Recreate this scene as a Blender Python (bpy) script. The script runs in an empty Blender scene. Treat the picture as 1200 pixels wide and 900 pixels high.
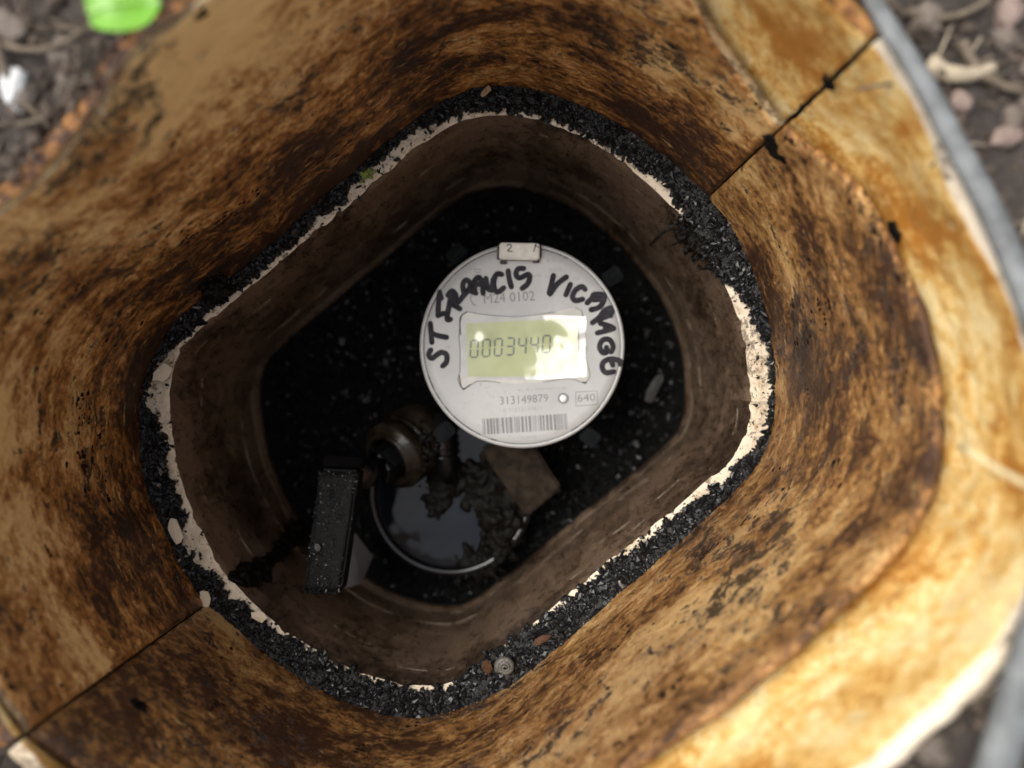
import bpy, bmesh, math, random
from mathutils import Vector, Matrix, noise

random.seed(7)
sc = bpy.context.scene
COL = sc.collection
PI = math.pi
CAMZ = 0.14            # camera height over the lawn level (m)
F = 900.0              # focal length in photo pixels (1200 wide)

# ------------------------------------------------------------------ camera
cam_d = bpy.data.cameras.new('camera'); cam = bpy.data.objects.new('camera', cam_d); COL.objects.link(cam)
cam.location = (0, 0, CAMZ); cam.rotation_euler = (0, 0, 0)
cam_d.sensor_width = 36; cam_d.lens = 36 * F / 1200
cam_d.clip_start = 0.005; cam_d.clip_end = 500
cam_d.dof.use_dof = True; cam_d.dof.focus_distance = 0.278; cam_d.dof.aperture_fstop = cam_d.lens / 4.8
sc.camera = cam
# ------------------------------------------------------------------ sky, sun, exposure (bright overcast, light from upper left)
SUN_ZEN, SUN_AZ = 31.0, 152.0        # degrees from zenith; math azimuth (0 = +x, 90 = +y)
w = bpy.data.worlds.new('World'); sc.world = w; w.use_nodes = True
nt = w.node_tree; bg = nt.nodes['Background']
sky = nt.nodes.new('ShaderNodeTexSky'); sky.sky_type = 'NISHITA'; sky.sun_disc = False
sky.sun_elevation = math.radians(90 - SUN_ZEN); sky.sun_rotation = math.radians(90 - SUN_AZ)
sky.air_density = 1.0; sky.dust_density = 4.0; sky.ozone_density = 1.0
hs = nt.nodes.new('ShaderNodeHueSaturation'); hs.inputs['Saturation'].default_value = 0.35
nt.links.new(sky.outputs[0], hs.inputs['Color']); nt.links.new(hs.outputs[0], bg.inputs['Color'])
bg.inputs['Strength'].default_value = 0.14
sun_d = bpy.data.lights.new('sun', 'SUN'); sun_d.energy = 1.35; sun_d.angle = math.radians(38); sun_d.color = (1, .96, .9)
sun = bpy.data.objects.new('sun', sun_d); COL.objects.link(sun)
sv = Vector((math.sin(math.radians(SUN_ZEN)) * math.cos(math.radians(SUN_AZ)),
             math.sin(math.radians(SUN_ZEN)) * math.sin(math.radians(SUN_AZ)), math.cos(math.radians(SUN_ZEN))))
sun.rotation_euler = sv.to_track_quat('Z', 'Y').to_euler(); sun.location = (0, 0, 3)
vs = sc.view_settings; vs.view_transform = 'Standard'; vs.look = 'None'; vs.gamma = 1; vs.exposure = 0.85
sc.cycles.max_bounces = 6; sc.cycles.diffuse_bounces = 3; sc.cycles.glossy_bounces = 3; sc.cycles.caustics_reflective = False; sc.cycles.caustics_refractive = False

# ------------------------------------------------------------------ helpers
def P(px, py, d):
    return Vector(((px - 600) * d / F, (450 - py) * d / F, CAMZ - d))
def fbm(x, y, z=0.0, o=4):
    v = 0; a = 1; t = 0
    for _ in range(o):
        v += a * noise.noise((x, y, z)); t += a; a *= .55; x *= 2.03; y *= 2.03; z *= 2.03
    return v / t
def mesh_obj(name, verts, faces, mat, parent=None, smooth=True, uv=None, mats=None, fm=None):
    me = bpy.data.meshes.new(name); me.from_pydata([tuple(v) for v in verts], [], faces)
    for m in (mats or [mat]): me.materials.append(m)
    if smooth: me.polygons.foreach_set('use_smooth', [True] * len(me.polygons))
    if fm: me.polygons.foreach_set('material_index', fm)
    if uv:
        l = me.uv_layers.new(name='UVMap'); li = [v.vertex_index for v in me.loops]
        buf = []
        for i in li: buf += uv[i]
        l.data.foreach_set('uv', buf)
    me.update()
    o = bpy.data.objects.new(name, me); COL.objects.link(o)
    if parent: o.parent = parent; o.matrix_parent_inverse = Matrix.Translation(-parent.location)
    return o
def empty(name, label, cat, loc=(0, 0, 0), group=None):
    o = bpy.data.objects.new(name, None); COL.objects.link(o); o.location = loc; o.empty_display_size = .01
    tag(o, label, cat, group); return o
def tag(o, label=None, cat=None, group=None, kind=None):
    if label: o['label'] = label
    if cat: o['category'] = cat
    if group: o['group'] = group
    if kind: o['kind'] = kind
    return o
class MB:
    def __init__(s): s.v = []; s.f = []
    def add(s, v, f):
        b = len(s.v); s.v += v; s.f += [tuple(i + b for i in q) for q in f]
    def box(s, c, sx, sy, sz, rz=0, bev=0.0, tilt=None):
        bm = bmesh.new(); bmesh.ops.create_cube(bm, size=1)
        bmesh.ops.scale(bm, vec=(sx, sy, sz), verts=bm.verts)
        if bev: bmesh.ops.bevel(bm, geom=bm.edges[:], offset=bev, segments=2, affect='EDGES')
        M = Matrix.Translation(c) @ Matrix.Rotation(rz, 4, 'Z') @ (tilt or Matrix.Identity(4))
        s.bm(bm, M)
    def bm(s, bm, M=None):
        if M: bmesh.ops.transform(bm, matrix=M, verts=bm.verts)
        bm.verts.index_update()
        s.add([v.co.copy() for v in bm.verts], [[v.index for v in f.verts] for f in bm.faces]); bm.free()
    def lathe(s, prof, c, n=64, M=None):
        v = []; f = []
        for r, z in prof:
            for k in range(n):
                a = 2 * PI * k / n; p = Vector((r * math.cos(a), r * math.sin(a), z))
                v.append((M @ p if M else p) + Vector(c))
        for j in range(len(prof) - 1):
            for k in range(n):
                k2 = (k + 1) % n; f.append((j * n + k, j * n + k2, (j + 1) * n + k2, (j + 1) * n + k))
        s.add(v, f)
    def tube(s, pts, r, n=8, flat=1.0):
        pts = [Vector(p) for p in pts]; v = []; f = []; m = len(pts)
        rr = r if isinstance(r, (list, tuple)) else [r] * m
        for i, p in enumerate(pts):
            t = (pts[min(i + 1, m - 1)] - pts[max(i - 1, 0)]); t = t.normalized() if t.length > 1e-9 else Vector((1, 0, 0))
            up = Vector((0, 0, 1)) if abs(t.z) < .9 else Vector((0, 1, 0))
            a = t.cross(up).normalized(); b = a.cross(t)
            for k in range(n):
                q = 2 * PI * k / n; v.append(p + a * math.cos(q) * rr[i] + b * math.sin(q) * rr[i] * flat)
        for i in range(m - 1):
            for k in range(n):
                k2 = (k + 1) % n; f.append((i * n + k, i * n + k2, (i + 1) * n + k2, (i + 1) * n + k))
        f.append(tuple(range(n - 1, -1, -1))); f.append(tuple((m - 1) * n + k for k in range(n)))
        s.add(v, f)
    def grain(s, c, r, stretch=1.0, amp=.35):
        M = Matrix.Rotation(random.uniform(0, 6.28), 3, 'Z') @ Matrix.Rotation(random.uniform(0, 6.28), 3, 'X')
        sc_ = Vector((r * stretch, r, r * random.uniform(.5, 1)))
        v = []
        for q in ICO_V:
            k = 1 + random.uniform(-amp, amp)
            v.append(Vector(c) + M @ Vector((q.x * sc_.x * k, q.y * sc_.y * k, q.z * sc_.z * k)))
        s.add(v, ICO_F)
    def build(s, name, mat, parent=None, smooth=True):
        return mesh_obj(name, s.v, s.f, mat, parent, smooth)
_b = bmesh.new(); bmesh.ops.create_icosphere(_b, subdivisions=1, radius=1)
ICO_V = [v.co.copy() for v in _b.verts]; ICO_F = [tuple(v.index for v in f.verts) for f in _b.faces]; _b.free()

# ---- materials
def mat(name):
    m = bpy.data.materials.new(name); m.use_nodes = True
    return m, m.node_tree, m.node_tree.nodes['Principled BSDF']
def node(t, kind, **kw):
    n = t.nodes.new(kind)
    for k, v in kw.items():
        if k in n.inputs: n.inputs[k].default_value = v
        else: setattr(n, k, v)
    return n
def ramp(t, src, stops, interp='LINEAR'):
    r = t.nodes.new('ShaderNodeValToRGB'); cr = r.color_ramp; cr.interpolation = interp
    while len(cr.elements) < len(stops): cr.elements.new(.5)
    for e, (p, c) in zip(cr.elements, stops):
        e.position = p; e.color = (c[0], c[1], c[2], 1) if isinstance(c, (list, tuple)) else (c, c, c, 1)
    t.links.new(src, r.inputs[0]); return r.outputs[0]
def mixc(t, fac, a, b, mode='MIX'):
    n = t.nodes.new('ShaderNodeMix'); n.data_type = 'RGBA'; n.blend_type = mode
    for s, v in ((n.inputs[0], fac), (n.inputs[6], a), (n.inputs[7], b)):
        if hasattr(v, 'links'): t.links.new(v, s)
        elif isinstance(v, (tuple, list)): s.default_value = (v[0], v[1], v[2], 1)
        else: s.default_value = v
    return n.outputs[2]
def math_(t, op, a, b=None):
    n = t.nodes.new('ShaderNodeMath'); n.operation = op
    for i, v in enumerate((a, b)):
        if v is None: continue
        if hasattr(v, 'links'): t.links.new(v, n.inputs[i])
        else: n.inputs[i].default_value = v
    return n.outputs[0]
def coords(t, scale, off=(0, 0, 0), uv=True):
    tc = t.nodes.new('ShaderNodeTexCoord'); mp = t.nodes.new('ShaderNodeMapping')
    mp.inputs['Scale'].default_value = scale; mp.inputs['Location'].default_value = off
    t.links.new(tc.outputs['UV' if uv else 'Object'], mp.inputs[0]); return mp.outputs[0]
def tex(t, vec, scale, detail=6, rough=.6, dist=0.0):
    n = node(t, 'ShaderNodeTexNoise', Scale=scale, Detail=detail, Roughness=rough, Distortion=dist)
    t.links.new(vec, n.inputs['Vector']); return n.outputs[0]
def bump(t, b, h, strength, dist):
    n = node(t, 'ShaderNodeBump', Strength=strength, Distance=dist)
    t.links.new(h, n.inputs['Height']); t.links.new(n.outputs[0], b.inputs['Normal']); return n
def plain(name, col, rough=.5, var=.25, scale=300, spec=.5, metal=0, bumpd=0.0, coat=0):
    m, t, b = mat(name); v = coords(t, (1, 1, 1), uv=False)
    n = tex(t, v, scale, 5)
    c = ramp(t, n, [(.3, [x * (1 - var) for x in col]), (.7, [min(1, x * (1 + var)) for x in col])])
    t.links.new(c, b.inputs['Base Color']); b.inputs['Roughness'].default_value = rough
    b.inputs['Specular IOR Level'].default_value = spec; b.inputs['Metallic'].default_value = metal
    if coat: b.inputs['Coat Weight'].default_value = coat; b.inputs['Coat Roughness'].default_value = .1
    if bumpd: bump(t, b, n, .6, bumpd)
    return m

def grime(name, light, mid, dark, cut, stretch=2.2, speck=.5, off=(0, 0, 0), rough=.55, bumpd=.002, wear=None, big=9, height_tone=None, tint=None):
    """stained plastic: broad tone patches, streaks along the wall, dark flecks, chips down to the lighter plastic"""
    m, t, b = mat(name)
    v = coords(t, (1, stretch, 1), off); v1 = coords(t, (1, 1.2, 1), off)
    broad = tex(t, v1, big, 3, .55)
    mid_n = tex(t, v, 38, 8, .68, .25)
    fine = tex(t, v, 240, 6, .8)
    streak = tex(t, coords(t, (1, 3.6 if stretch > 1 else .35, 1), (off[0] + 1.1, off[1] + .4, 0)), 20, 6, .68, .2)
    k = math_(t, 'ADD', math_(t, 'ADD', math_(t, 'MULTIPLY', broad, .42), math_(t, 'MULTIPLY', streak, .18)), math_(t, 'ADD', math_(t, 'MULTIPLY', mid_n, .40), math_(t, 'MULTIPLY', math_(t, 'SUBTRACT', fine, .5), .44)))
    if height_tone:                                 # tone is darker low down and lighter near the top
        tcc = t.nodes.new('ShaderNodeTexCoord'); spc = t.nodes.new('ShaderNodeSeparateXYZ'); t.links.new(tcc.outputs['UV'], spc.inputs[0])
        k = math_(t, 'ADD', k, math_(t, 'MULTIPLY', math_(t, 'SUBTRACT', spc.outputs[1], height_tone[0]), height_tone[1]))
    c = ramp(t, k, [(cut - .075, dark), (cut - .035, [.5 * a + .5 * d for a, d in zip(mid, dark)]), (cut - .002, mid), (cut + .03, [.55 * a + .45 * d for a, d in zip(mid, light)]), (cut + .07, light)])
    # dried-on dark flecks
    fl = tex(t, v, 120, 8, .8, .3); area = tex(t, v1, 17, 2, .5)
    fk = math_(t, 'ADD', math_(t, 'MULTIPLY', fl, .68), math_(t, 'MULTIPLY', area, .32))
    msk = ramp(t, fk, [(.545, 0), (.57, 1)])
    c = mixc(t, math_(t, 'MULTIPLY', msk, speck), c, [x * .4 for x in dark])
    if tint:
        c = mixc(t, math_(t, 'MULTIPLY', ramp(t, tex(t, coords(t, (1, 1, 1), (off[0] + 7.3, 2.2, 0)), 11, 3, .6), [(.44, 0), (.58, 1)]), tint[0]), c, mixc(t, 1, c, tint[1], 'MULTIPLY'))
    # pale scuffs
    sv_ = coords(t, (1, stretch * 3.0, 1), (off[0] + 3.1, off[1] + 1.7, 0))
    sn = tex(t, sv_, 75, 6, .75); sm = ramp(t, sn, [(.62, 0), (.66, 1)])
    c = mixc(t, math_(t, 'MULTIPLY', sm, .5), c, [min(.85, x * 1.4) for x in light])
    if wear:                                  # worn lines at moulded ridges (heights along the wall in metres)
        tc = t.nodes.new('ShaderNodeTexCoord'); sp = t.nodes.new('ShaderNodeSeparateXYZ'); t.links.new(tc.outputs['UV'], sp.inputs[0])
        for z, hw, th in wear:
            d = math_(t, 'ABSOLUTE', math_(t, 'SUBTRACT', sp.outputs[1], z))
            line = math_(t, 'LESS_THAN', d, hw)
            br = ramp(t, tex(t, coords(t, (1, .2, 1), (z * 90, 0, 0)), 28, 6, .7), [(th, 0), (th + .05, 1)])
            c = mixc(t, math_(t, 'MULTIPLY', math_(t, 'MULTIPLY', line, br), .9), c, (.50, .42, .31))
    t.links.new(c, b.inputs['Base Color'])
    r = ramp(t, fine, [(.3, rough - .15), (.7, min(1, rough + .2))]); t.links.new(r, b.inputs['Roughness'])
    h = math_(t, 'ADD', math_(t, 'MULTIPLY', mid_n, 1.0), math_(t, 'ADD', math_(t, 'MULTIPLY', fine, .6), math_(t, 'MULTIPLY', msk, .25)))
    bump(t, b, h, .75, bumpd)
    return m

M = {}
M['sleeve'] = grime('stained_sleeve', (.78, .49, .200), (.39, .165, .037), (.044, .015, .005), .516, 1.4, .9, rough=.38, bumpd=.0024, height_tone=(.062, 1.0))
M['sleeve_silty'] = grime('silty_sleeve', (.66, .415, .165), (.36, .172, .048), (.062, .025, .009), .508, 1.15, .9, (2.7, 5.1, 0), rough=.38, bumpd=.0022, tint=(.6, (.60, .57, .66)))
M['rim_tan'] = grime('worn_tan_edge', (.46, .34, .19), (.27, .18, .09), (.09, .055, .03), .47, 1.0, .7, (6, 2, 0), .7, .001, None, 30)
M['collar'] = grime('stained_cream_collar', (.82, .635, .31), (.68, .42, .125), (.42, .17, .025), .495, .9, .05, (4.2, 1.3, 0), .5, .0006, None, 22)
M['tube'] = grime('muddy_tube', (.185, .126, .084), (.098, .063, .040), (.040, .025, .016), .47, .55, .5, (1.5, 7.7, 0), .30, .0006,
                  [(-.0760, .0008, .485), (-.0300, .0008, .53), (-.0150, .0006, .54), (-.0950, .0011, .45)], 12)
M['cream'] = grime('chipped_cream_plastic', (.70, .59, .44), (.58, .47, .33), (.25, .165, .09), .45, 1.2, .8, (2, 3, 0), .55, .0006, None, 30)
M['grit'] = plain('wet_black_grit', (.007, .007, .0075), .30, .6, 900, .30)
M['grit_base'] = plain('black_silt', (.012, .011, .010), .6, .5, 700, .4, 0, .0008)
M['mud'] = plain('black_mud', (.006, .005, .004), .5, .6, 700, .10, 0, .0008)
M['bed'] = plain('dark_bed', (.003, .003, .003), .85, .6, 250, .15, 0, .001)
M['bedgrit'] = plain('bed_black_grit', (.004, .004, .004), .7, .6, 250, .12)
M['face'] = None
def face_mat():
    m, t, b = mat('white_meter_face'); v = coords(t, (1, 1, 1), uv=False)
    a = tex(t, v, 45, 6, .6); f = tex(t, v, 420, 8, .7, .4)
    c = ramp(t, a, [(.3, (.40, .405, .395)), (.7, (.49, .495, .485))])
    s = ramp(t, math_(t, 'ADD', math_(t, 'MULTIPLY', f, .75), math_(t, 'MULTIPLY', a, .25)), [(.59, 0), (.65, 1)])
    c = mixc(t, math_(t, 'MULTIPLY', s, .45), c, (.22, .20, .17))
    t.links.new(c, b.inputs['Base Color']); b.inputs['Roughness'].default_value = .45; bump(t, b, a, .2, .0003)
    return m
M['face'] = face_mat()
M['black_plastic'] = plain('black_plastic', (.012, .012, .013), .35, .3, 200)
M['clip'] = plain('dark_grey_plastic', (.006, .007, .008), .7, .3, 300, .06)
M['print'] = plain('grey_print', (.20, .20, .20), .6, .1)
M['print_faint'] = plain('faint_grey_print', (.36, .36, .355), .6, .15)
M['marker'] = plain('black_marker_ink', (.026, .024, .030), .7, .6, 260, .2)
M['edge'] = plain('dirt_line', (.03, .028, .025), .7, .5, 900)
M['lcd'] = plain('lcd_yellow_green', (.50, .52, .22), .4, .10, 60)
M['lcd_rim'] = plain('clear_film_rim', (.52, .51, .46), .3, .12, 150)
M['digit'] = plain('lcd_digit', (.085, .115, .085), .5, .1)
M['tabwhite'] = plain('aged_white_plastic', (.58, .56, .49), .45, .15, 250)
M['bright'] = plain('white_enamel', (.9, .9, .9), .2, .02)
M['brass'] = plain('dirty_brass', (.015, .011, .0075), .25, .8, 130, .2, 0, .0012)
M['wetblack'] = plain('wet_black_plastic', (.006, .006, .007), .12, .4, 160, .5)
M['handle'] = plain('gritty_black_handle', (.004, .004, .004), .5, .6, 1300, .14, 0, .0008)
M['wet_glare'] = plain('painted_glare', (.09, .085, .092), .35, .2, 120)  # sky glare on the wet tube wall, put into the colour
M['greyflake'] = plain('grey_flake', (.06, .06, .057), .5, .3, 300)
M['rust'] = plain('rust_brown_leaf_bit', (.085, .04, .02), .6, .4, 500)
M['shell'] = plain('grey_shell', (.09, .082, .07), .5, .5, 700, .5, 0, .0006)
M['pebble'] = plain('pebble_brown', (.12, .095, .075), .7, .4, 160, .4, 0, .001)
M['pinkstone'] = plain('pebble_pink', (.20, .145, .12), .7, .25, 160, .4, 0, .001)
M['whitestone'] = plain('white_stone', (.55, .55, .54), .6, .12, 160)
M['twig'] = plain('dry_twig', (.13, .10, .07), .75, .4, 220, .3, 0, .001)
M['pale_stick'] = plain('pale_stick', (.36, .30, .21), .7, .25, 150, .3, 0, .001)
M['straw'] = plain('straw', (.62, .50, .27), .6, .2, 150)
M['leaf'] = plain('fresh_leaf', (.14, .34, .02), .4, .2, 120)
M['moss'] = plain('moss', (.17, .22, .04), .8, .4, 900)
M['frame'] = plain('grey_frame', (.135, .142, .14), .6, .45, 160)
M['soilbits'] = plain('soil_crumbs', (.075, .056, .042), .85, .5, 120, .25, 0, .001)
def soil_mat():
    m, t, b = mat('soil'); v = coords(t, (1, 1, 1), uv=False)
    a = tex(t, v, 40, 8, .65); f = tex(t, v, 350, 8, .7)
    c = ramp(t, a, [(.3, (.016, .012, .010)), (.5, (.07, .052, .042)), (.72, (.17, .135, .112))])
    c = mixc(t, .4, c, ramp(t, f, [(.35, (.02, .015, .012)), (.7, (.20, .165, .14))]))
    t.links.new(c, b.inputs['Base Color']); b.inputs['Roughness'].default_value = .9
    bump(t, b, math_(t, 'ADD', a, f), 1, .004); return m
M['soil'] = soil_mat()
def film_mat():
    m, t, b = mat('clear_film'); t.nodes.remove(b); out = t.nodes['Material Output']
    fr = node(t, 'ShaderNodeFresnel', IOR=1.7); tr = node(t, 'ShaderNodeBsdfTransparent'); gl = node(t, 'ShaderNodeBsdfGlossy', Roughness=.10)
    mx = t.nodes.new('ShaderNodeMixShader'); t.links.new(fr.outputs[0], mx.inputs[0]); t.links.new(tr.outputs[0], mx.inputs[1]); t.links.new(gl.outputs[0], mx.inputs[2])
    t.links.new(mx.outputs[0], out.inputs[0]); return m
M['film'] = film_mat()
def water_mat():
    m, t, b = mat('dark_water'); v = coords(t, (1, 1, 1), uv=False)
    b.inputs['Base Color'].default_value = (.008, .010, .015, 1); b.inputs['Roughness'].default_value = .05; b.inputs['IOR'].default_value = 1.33
    b.inputs['Specular IOR Level'].default_value = .5
    bump(t, b, tex(t, v, 40, 2, .5), .22, .003); return m
M['water'] = water_mat()

# ------------------------------------------------------------------ outlines of the chamber, read off the photograph at their own depths
D_LEDGE = .298
OUTER = [(203,387),(238,352),(283,320),(337,277),(370,240),(410,211),(433,190),(470,157),(503,133),(545,110),(570,105),(623,107),(663,120),(697,135),
 (730,153),(770,180),(797,203),(823,227),(847,257),(869,295),(885,335),(897,377),(904,417),(906,460),(903,497),(888,540),(862,570),(822,608),(769,654),
 (720,696),(680,732),(640,766),(600,798),(558,820),(517,833),(475,837),(425,825),(375,804),(325,771),(275,729),(240,700),(214,657),(194,613),(178,580),(170,543),(167,500),(169,460),(180,424)]
INNER = [(213,407),(202,432),(198,467),(202,510),(208,547),(217,580),(234,616),(251,652),(278,688),(321,729),(367,760),(408,783),(450,797),(492,804),
 (522,803),(548,790),(583,762),(629,727),(667,694),(715,654),(769,612),(822,568),(864,530),(878,494),(877,443),(872,400),(859,355),(835,306),(800,260),
 (770,224),(747,205),(717,181),(687,163),(657,150),(630,140),(597,134),(563,136),(533,144),(503,163),(470,190),(437,217),(410,240),(383,263),(340,297),(310,323),(277,350),(243,380)]
CC = (535, 470); NS = 480
def polar(pts):
    a = sorted((math.atan2(CC[1] - y, x - CC[0]) % (2 * PI), math.hypot(x - CC[0], CC[1] - y)) for x, y in pts)
    a = [(a[-1][0] - 2 * PI, a[-1][1])] + a + [(a[0][0] + 2 * PI, a[0][1])]
    r = []
    for i in range(NS):
        th = 2 * PI * i / NS
        for (t0, r0), (t1, r1) in zip(a, a[1:]):
            if t0 <= th <= t1: r.append(r0 + (r1 - r0) * (th - t0) / max(t1 - t0, 1e-9)); break
    for _ in range(6): r = [(r[i - 1] + 2 * r[i] + r[(i + 1) % NS]) / 4 for i in range(NS)]
    return r
RO, RI = polar(OUTER), polar(INNER)
def pxy(R, i):
    th = 2 * PI * i / NS; return CC[0] + R[i % NS] * math.cos(th), CC[1] - R[i % NS] * math.sin(th)
LO = [P(*pxy(RO, i), D_LEDGE) for i in range(NS)]     # foot of the sleeve
LI = [P(*pxy(RI, i), D_LEDGE) for i in range(NS)]     # top of the inner tube
def normals(ring):
    n = []
    for i in range(NS):
        t = ring[(i + 1) % NS] - ring[i - 1]; t.z = 0; n.append(Vector((t.y, -t.x, 0)).normalized())
    return n
NO, NI = normals(LO), normals(LI)
ARC = [0.0]
for i in range(NS): ARC.append(ARC[-1] + (LO[(i + 1) % NS] - LO[i]).length)
TAB = [(0,1.60,1.97,.157),(25,1.50,1.80,.168),(45,1.37,1.83,.168),(57,1.43,1.82,.167),(67,1.55,1.81,.167),(90,1.77,1.80,.166),(115,1.82,1.84,.162),(135,1.87,1.89,.158),(160,1.74,1.76,.169),(180,1.65,1.66,.179),
       (215,1.58,1.62,.184),(235,1.50,1.72,.176),(250,1.50,1.85,.168),(270,1.55,2.05,.158),(310,1.655,2.26,.148),(330,1.66,2.25,.147),(345,1.64,2.12,.151),(360,1.60,1.97,.157)]
def tab(p):
    a = math.degrees(math.atan2(p.y, p.x)) % 360
    for u, v in zip(TAB, TAB[1:]):
        if u[0] <= a <= v[0]:
            k = (a - u[0]) / (v[0] - u[0]); k = k * k * (3 - 2 * k); return [u[j] + (v[j] - u[j]) * k for j in (1, 2, 3)]
STEP = []; RIM = []
for i in range(NS):
    p = LO[i]; rs, rr, dr = tab(p); ds = D_LEDGE / rs
    STEP.append(Vector((p.x, p.y, CAMZ - ds)))
    k = rr * dr / D_LEDGE; RIM.append(Vector((p.x * k, p.y * k, CAMZ - dr)))
def smooth_ring(r, n=12):
    for _ in range(n): r = [(r[i - 1] + r[i] * 2 + r[(i + 1) % NS]) / 4 for i in range(NS)]
    return r
STEP, RIM = smooth_ring(STEP), smooth_ring(RIM, 20)
NR = normals(RIM)
iNE = round(39.3 / 360 * NS); iSW = round(219.0 / 360 * NS)      # the two upright joints
def rows_shell(name, idx, profile, mats, matfn, parent, uvoff=0):
    """profile(i) -> list of points bottom..top round the panel section (closed loop)"""
    v = []; uv = []; f = []; fm = []
    m = None
    for c, i in enumerate(idx):
        pr = profile(i % NS, c, len(idx)); m = len(pr); s = ARC[i % NS]
        if i >= NS: s += ARC[NS]
        zz = 0
        for j, p in enumerate(pr):
            if j: zz += (p - pr[j - 1]).length
            v.append(p); uv.append((s + uvoff, zz))
    n = len(idx)
    for c in range(n - 1):
        for j in range(m):
            j2 = (j + 1) % m
            f.append((c * m + j, (c + 1) * m + j, (c + 1) * m + j2, c * m + j2)); fm.append(matfn(j, m))
    f.append(tuple(range(m))); fm.append(len(mats) - 1)
    f.append(tuple((n - 1) * m + j for j in range(m - 1, -1, -1))); fm.append(len(mats) - 1)
    return mesh_obj(name, v, f, None, parent, True, uv, mats, fm)

# ------------------------------------------------------------------ chamber: sleeve (two panels), collar (two panels), inner box
KS = 44
def sleeve_prof(i, c, n):
    out = []
    top = STEP[i].copy(); foot = LO[i] + Vector((0, 0, -.004))
    chip = .0016 * fbm(i * .12, 5.1, 0, 4)
    top.z += chip
    g = .0011 if c in (0, n - 1) else 0        # softened joint edge
    for k in range(KS + 1):
        u = k / KS; p = foot.lerp(top, u); s = ARC[i]
        p = p + NO[i] * (.0009 * fbm(s * 40, p.z * 70, 2.2) + .0006 * fbm(s * 160, p.z * 260, 7.2) + g)
        out.append(p)
    a = out[-1]; out[-1] = a + NO[i] * .0005
    out += [a + NO[i] * (.0008) + Vector((0, 0, .0005)), a + NO[i] * .0028 + Vector((0, 0, .0004 + .0005 * fbm(i * .4, 9)))]
    out += [a + NO[i] * .0032 + Vector((0, 0, -.001)), foot + NO[i] * .0035]
    return out
sl = empty('chamber_sleeve', 'brown stained plastic sleeve wall above the gritty ledge, split by two upright joints', 'chamber wall', (LO[0].x * 0, 0, CAMZ - D_LEDGE))
smat = lambda j, m: 0 if j < KS else 1
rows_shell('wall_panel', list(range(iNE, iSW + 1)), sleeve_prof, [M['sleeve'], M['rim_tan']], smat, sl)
rows_shell('wall_panel', list(range(iSW, iNE + NS + 1)), lambda i, c, n: [q for q in sleeve_prof(i, c, n)], [M['sleeve_silty'], M['sleeve_silty']], smat, sl, .7)
# the joint: shift each panel edge back by half a millimetre so that a dark gap shows
for o in sl.children:
    me = o.data; m = KS + 5; n = len(me.vertices) // m
    for end, nb in ((0, 1), (n - 1, n - 2)):
        for j in range(m):
            a = me.vertices[end * m + j]; b = me.vertices[nb * m + j]
            d = (b.co - a.co); a.co = a.co + d * (.24 + .30 * fbm(j * .45, end * .1, 2.0))

KC = 30
def collar_prof(i, c, n):
    out = []
    foot = STEP[i] + NO[i] * .0042 + Vector((0, 0, -.012)); top = RIM[i] + NR[i] * .001
    top.z += .0012 * fbm(i * .09, 1.3) + .0012 * fbm(i * .31, 4.3)
    for k in range(KC + 1):
        u = k / KC; p = foot.lerp(top, u); nn = NO[i].lerp(NR[i], u)
        bul = .0018 * math.sin(PI * min(1, u * 1.1))
        p = p + nn * (bul + .0011 * fbm(ARC[i] * 35, u * 3, 4.2) + .0005 * fbm(ARC[i] * 130, u * 14, 1.2))
        out.append(p)
    a = out[-1]; w_ = .0042 + .0016 * fbm(i * .05, 3.3)
    hz = .25 if iNE + 25 < i < iSW + 10 else 1
    out += [a + NR[i] * .001 + Vector((0, 0, .0012 * hz)), a + NR[i] * w_ * .5 + Vector((0, 0, .0018 * hz + .0016 * fbm(i * .2, 8, 0, 5))), a + NR[i] * w_ + Vector((0, 0, .0008 * hz - .001 * (1 - hz))),
            a + NR[i] * (w_ + .001) + Vector((0, 0, -.004)), foot + NO[i] * .008]
    return out
co = empty('chamber_collar', 'cream and orange stained plastic collar round the top of the opening', 'chamber collar', (0, 0, STEP[0].z))
cmat = lambda j, m: 0 if j < KC else 1
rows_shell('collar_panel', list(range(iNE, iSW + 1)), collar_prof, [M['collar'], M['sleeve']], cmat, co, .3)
rows_shell('collar_panel', list(range(iSW, iNE + NS + 1)), collar_prof, [M['collar'], M['cream']], cmat, co, .9)
for o in co.children:
    me = o.data; m = KC + 6; n = len(me.vertices) // m
    for end, nb in ((0, 1), (n - 1, n - 2)):
        for j in range(m):
            a = me.vertices[end * m + j]; b = me.vertices[nb * m + j]; a.co = a.co + (b.co - a.co) * (.38 + .5 * fbm(j * .5, end * .1, 6.0))

D_FLOOR = .402
box = empty('meter_box', 'mud stained inner plastic box with rounded corners holding the water meter', 'meter box', (0, 0, CAMZ - D_FLOOR))
# ledge with chipped edges
v = []; uv = []; f = []; KL = 8
for i in range(NS):
    a = LI[i] - NI[i] * 0; b = LO[i] + NO[i] * .002
    chip = max(0, fbm(i * .23, 2.7, 0, 5)) * .0035
    for k in range(KL + 1):
        u = k / KL; p = a.lerp(b, u)
        if k == 0: p = p + NI[i] * chip + Vector((0, 0, -.0006))
        p.z += .0005 * fbm(i * .3, u * 4, 1.1)
        v.append(p); uv.append((ARC[i], u * .012))
for i in range(NS):
    i2 = (i + 1) % NS
    for k in range(KL): f.append((i * (KL + 1) + k, i * (KL + 1) + k + 1, i2 * (KL + 1) + k + 1, i2 * (KL + 1) + k))
tag(mesh_obj('ledge', v, f, M['cream'], box, True, uv), 'chipped cream ledge showing through black grit')
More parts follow.
